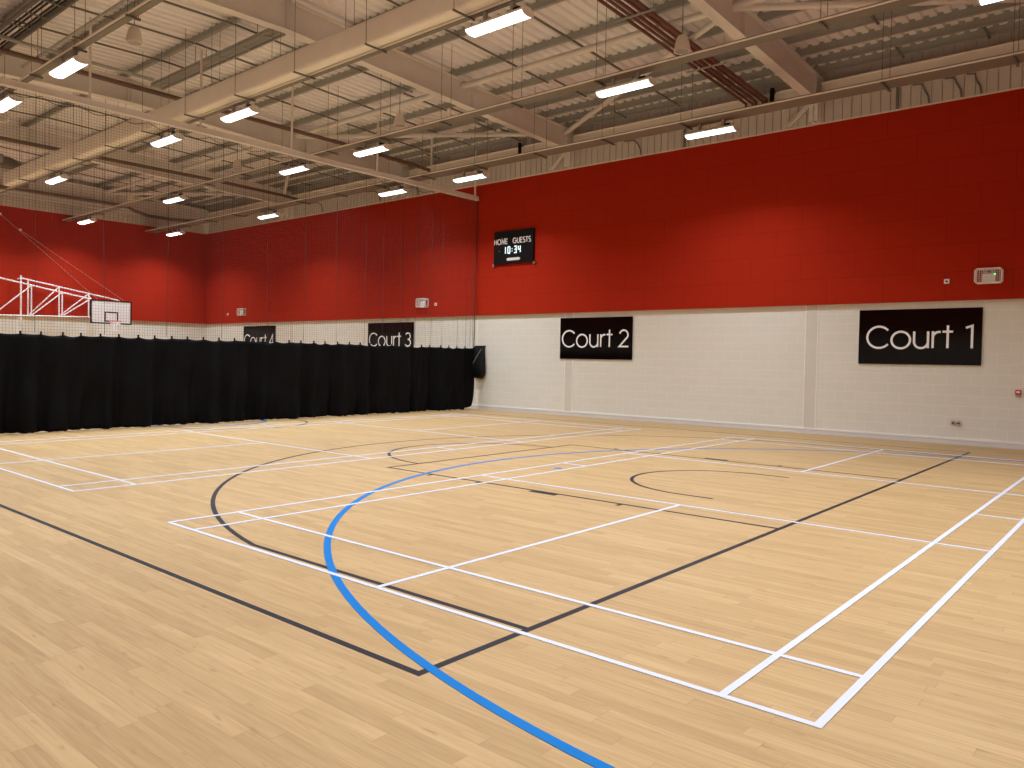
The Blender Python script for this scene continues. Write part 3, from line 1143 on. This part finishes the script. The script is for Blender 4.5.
# bank of red-brown pipes running up the slope
for i in range(5):
    x = 6.92 - .125 * i
    pts = [(x - (.04 if i % 2 else 0), y, raft_top(y) - .30 - (.03 if i % 2 else 0)) for y in (W - .25, 10.0, RID + .2)]
    pts = [(pts[0][0], pts[0][1], 7.95)] + pts
    mb = MB((x, W - .25, 7.95))
    mb.smooth = True
    mb.tube(pts, (.032, .028, .036, .028, .045)[i], 8)
    tag(mb.build('heating_pipe', M['pipe_red']), 'red-brown pipe under the roof, ' + ['leftmost', 'second from left', 'middle one', 'second from right', 'rightmost and thickest'][i] + ' of the bank of five', 'pipe', 'bank of red-brown pipes')
for i, y in enumerate((9.6, 12.7)):
    mb = MB((6.6, y, 8.0))
    z = raft_top(y) - .36
    mb.bar((7.1, y, z - .01), (6.2, y, z - .01), .04, .03)
    mb.tube([(7.05, y, z), (7.05, y, deck_z(y))], .008, 5)
    mb.tube([(6.25, y, z), (6.25, y, deck_z(y))], .008, 5)
    tag(mb.build('pipe_support', M['galv']), ['hanging bracket under the red-brown pipes between the ridge and the round tie tube', 'hanging bracket under the red-brown pipes nearest the sign wall'][i], 'bracket', 'pipe brackets')
# brown pipes crossing the hall beside the far frames
for x, z, lab in ((17.75, 8.12, 'brown pipe crossing the roof behind the curtain track, nearest the camera of such pipes'), (25.2, 8.05, 'brown pipe crossing the roof far beyond the black curtain, before the end wall')):
    mb = MB((x, W - .5, z))
    mb.smooth = True
    mb.tube([(x, YL + .2, z), (x, 11.5, z), (x, 14.6, z - .05), (x, W - .42, z - .1)], .06, 10)
    t = tag(mb.build('roof_pipe', M['pipe_brown']), lab, 'pipe')
    for y in (-2, 2.9, 7.2, 11.8):
        m2 = MB((x, W - .5, z))
        m2.tube([(x, y, z + .04), (x, y, deck_z(y) - .01)], .008, 5)
        m2.box(x - .05, x + .05, y - .015, y + .015, z + .045, z + .075)
        m2.build('hanger', M['galv_dark'], t)
# brown pipe along the far end wall
x = XE - .55
mb = MB((x, W - 1, 7.8))
mb.smooth = True
mb.tube([(x, YL + .3, 7.95), (x, 11.6, 7.95), (x, 12.0, 7.80), (x, 12.6, 7.68), (x, 13.6, 7.66), (x - .6, 14.6, 7.66), (x - 4, 15.05, 7.66)], .07, 10)
tag(mb.build('roof_pipe', M['pipe_brown']), 'brown pipe running along the top of the far end wall', 'pipe')

# pendant speakers
def speaker(loc, label):
    t = thing('pendant_speaker', label, 'speaker', loc, 'cream pendant speakers')
    o = (0, 0, 0)
    mb = MB(o)
    mb.smooth = True
    prof = [(.045, .30), (.075, .295), (.10, .26), (.125, .18), (.145, .08), (.155, .02), (.150, 0), (.135, .004), (.128, .02)]
    mb.loft([[(r * math.cos(2 * PI * k / 20), r * math.sin(2 * PI * k / 20), z) for k in range(20)] for r, z in prof])
    mb.build('shell', M['speaker'], t)
    mb = MB(o)
    mb.loft([[(r * math.cos(2 * PI * k / 20), r * math.sin(2 * PI * k / 20), z) for k in range(20)] for r, z in ((.134, .006), (.134, .014), (.07, .016))])
    mb.build('grille', M['grey_plastic'], t)
    mb = MB(o)
    mb.tube([(0, 0, .29), (0, 0, deck_z(loc[1]) - loc[2] - .01)], .009, 6)
    mb.build('drop_wire', M['galv_dark'], t)
    return t
sp0 = None
for x, y, lab in ((5.85, 10.0, 'cream pendant speaker in front of the bank of red-brown pipes'),
                  (13.45, 9.9, 'cream pendant speaker hanging between the duct and second light row'),
                  (20.9, 9.9, 'cream pendant speaker just beyond the curtain track, near the second light row'),
                  (28.7, 10.1, 'cream pendant speaker near the far end wall'),
                  (13.5, 3.1, 'cream pendant speaker at upper left, above the nearest left light'),
                  (20.95, 3.2, 'cream pendant speaker at the left edge behind the netting')):
    z = 7.48
    if sp0 is None:
        sp0 = speaker((x, y, z), lab)
    else:
        dup(sp0, (x, y, z), lab)

# galvanised cable ladder and twin channel under the left slope
def ladder(y, z, hw, x0, x1, name, label, pitch_):
    o = (x1, y, z)
    t = thing(name, label, 'cable ladder', o)
    for s in (-1, 1):
        mb = MB(o)
        yy = y + s * hw
        mb.box(x0, x1, yy - .012, yy + .012, z - .05, z + .05)
        mb.box(x0, x1, yy - (.04 if s < 0 else 0), yy + (.04 if s > 0 else 0), z - .05, z - .042)
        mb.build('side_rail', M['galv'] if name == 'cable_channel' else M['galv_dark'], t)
    x = x0 + .4
    while x < x1 - .1:
        mb = MB(o)
        mb.box(x - .02, x + .02, y - hw, y + hw, z - .05, z - .03)
        mb.build('rung', M['galv'] if name == 'cable_channel' else M['galv_dark'], t)
        x += pitch_
    x = x0 + .6
    while x < x1 - .1:
        mb = MB(o)
        for s in (-1, 1):
            mb.tube([(x, y + s * hw, z), (x, y + s * hw, deck_z(y + s * hw))], .008, 5)
        mb.build('drop_rod', M['galv_dark'], t)
        x += 2.6
    mb = MB(o)
    mb.smooth = True
    for q in (-.55, -.2, .3, .6):
        mb.tube([(x0, y + q * hw, z - .012), (x1, y + q * hw, z - .012)], .022, 6)
    mb.build('cable_bundle', M['grey_plastic'] if name == 'cable_channel' else M['black_plastic'], t)
ladder(2.05, 8.22, .22, XN + .1, 18.4, 'cable_ladder', 'wide dark cable ladder under the roof at the top left corner', .8)
ladder(2.15, 8.22, .18, 19.9, 25.3, 'cable_ladder', 'dark cable ladder beyond the netting at far left', .8)
ladder(5.98, 8.50, .14, 13.0, 18.4, 'cable_channel', 'twin grey channel under the ridge above the curtain track', .9)
# conduits
for y, z, x0, x1, lab in ((3.0, 8.3, 12.3, 19.0, 'grey conduit running beside the upper left speaker'),):
    mb = MB((x1, y, z))
    mb.smooth = True
    mb.tube([(x0, y, z), (x1, y, z)], .03, 8)
    tag(mb.build('conduit', M['galv']), lab, 'conduit')
# galvanised pipe across the hall in front of the track
mb = MB((16.6, YL + .3, 8.05))
mb.smooth = True
mb.tube([(16.6, YL + .3, 8.0), (16.6, 5.0, 8.0)], .04, 8)
tag(mb.build('conduit', M['galv']), 'grey conduit crossing the hall just in front of the curtain track', 'conduit')

# dark cable loops on the boarding above the red panels
cab = [(2.0, .25), (2.35, .3), (2.95, .3), (9.9, .5), (18.6, .7), (20.6, .7), (24.0, .8)]
for i, (x, s) in enumerate(cab):
    mb = MB((x, W - .12, RT + .03))
    mb.smooth = True
    pts = [(x + s, W - .15, 7.80), (x + s * .4, W - .15, 7.78), (x + .08, W - .15, 7.66), (x, W - .15, 7.50), (x - .02, W - .15, RT + .035)]
    mb.tube(pts, .018, 6)
    lab = ['first', 'second', 'third', 'fourth', 'fifth', 'sixth', 'seventh'][i]
    tag(mb.build('cable_loop', M['galv_dark']), 'dark cable loop on the boarding above the red panels, ' + lab + ' from right', 'cable', 'cable loops above the red panels')
for x, lab in ((3.55, 'dark upright conduit on the boarding at right, above the red panels'), (8.6, 'dark upright conduit on the boarding behind the nearest sign-wall light')):
    mb = MB((x, W - .13, RT + .03))
    mb.box(x - .025, x + .025, W - .17, W - .12, RT + .03, 7.92)
    tag(mb.build('upright_conduit', M['galv_dark']), lab, 'conduit', 'upright conduits')
# diagonal struts beside the wall columns
for xc in FR[1:5]:
    mb = MB()
    mb.bar((xc + .12, W - .2, 7.80), (xc + .62, W - .2, RT + .05), .06, .06)
    mb.bar((xc + .20, W - .2, 7.80), (xc + .72, W - .2, RT + .05), .03, .03)
    struct(mb.build('wall_brace', M['steel_cream']))

# ================================================================== CAMERA, WORLD, VIEW
CAM = dict(x=-1.1382083, y=-3.7382632, z=1.6587126, yaw=.8324014, pitch=-.0231811, roll=.0174069, f=784.7273, px=459.04585, py=376.3893)
cd = bpy.data.cameras.new('camera')
cam = bpy.data.objects.new('camera', cd)
COL.objects.link(cam)
cyw, syw, cp, sp = math.cos(CAM['yaw']), math.sin(CAM['yaw']), math.cos(CAM['pitch']), math.sin(CAM['pitch'])
fw = Vector((-cyw * cp, syw * cp, sp))
r = Vector((syw, cyw, 0))
u = r.cross(fw)
cr, sr = math.cos(CAM['roll']), math.sin(CAM['roll'])
r2, u2 = r * cr + u * sr, -r * sr + u * cr
cam.matrix_world = Matrix(((r2.x, u2.x, -fw.x, -CAM['x']), (r2.y, u2.y, -fw.y, CAM['y']), (r2.z, u2.z, -fw.z, CAM['z']), (0, 0, 0, 1)))
cd.sensor_fit = 'HORIZONTAL'
cd.sensor_width = 36
cd.lens = CAM['f'] / 1024 * 36
cd.shift_x = (512 - CAM['px']) / 1024
cd.shift_y = (CAM['py'] - 384) / 1024
cd.clip_start = .05
cd.clip_end = 200
S.camera = cam

wd = bpy.data.worlds.new('world')
S.world = wd
wd.use_nodes = True
wd.node_tree.nodes['Background'].inputs[0].default_value = (.5, .5, .5, 1)
wd.node_tree.nodes['Background'].inputs[1].default_value = 0.02

vs = S.view_settings
vs.view_transform = 'Standard'
vs.look = 'None'
vs.gamma = 1
vs.use_curve_mapping = False
vs.exposure = -0.40
S.cycles.use_denoising = True
S.cycles.max_bounces = 10
S.cycles.diffuse_bounces = 7
S.cycles.sample_clamp_indirect = 8
S.cycles.caustics_reflective = False
S.cycles.caustics_refractive = False
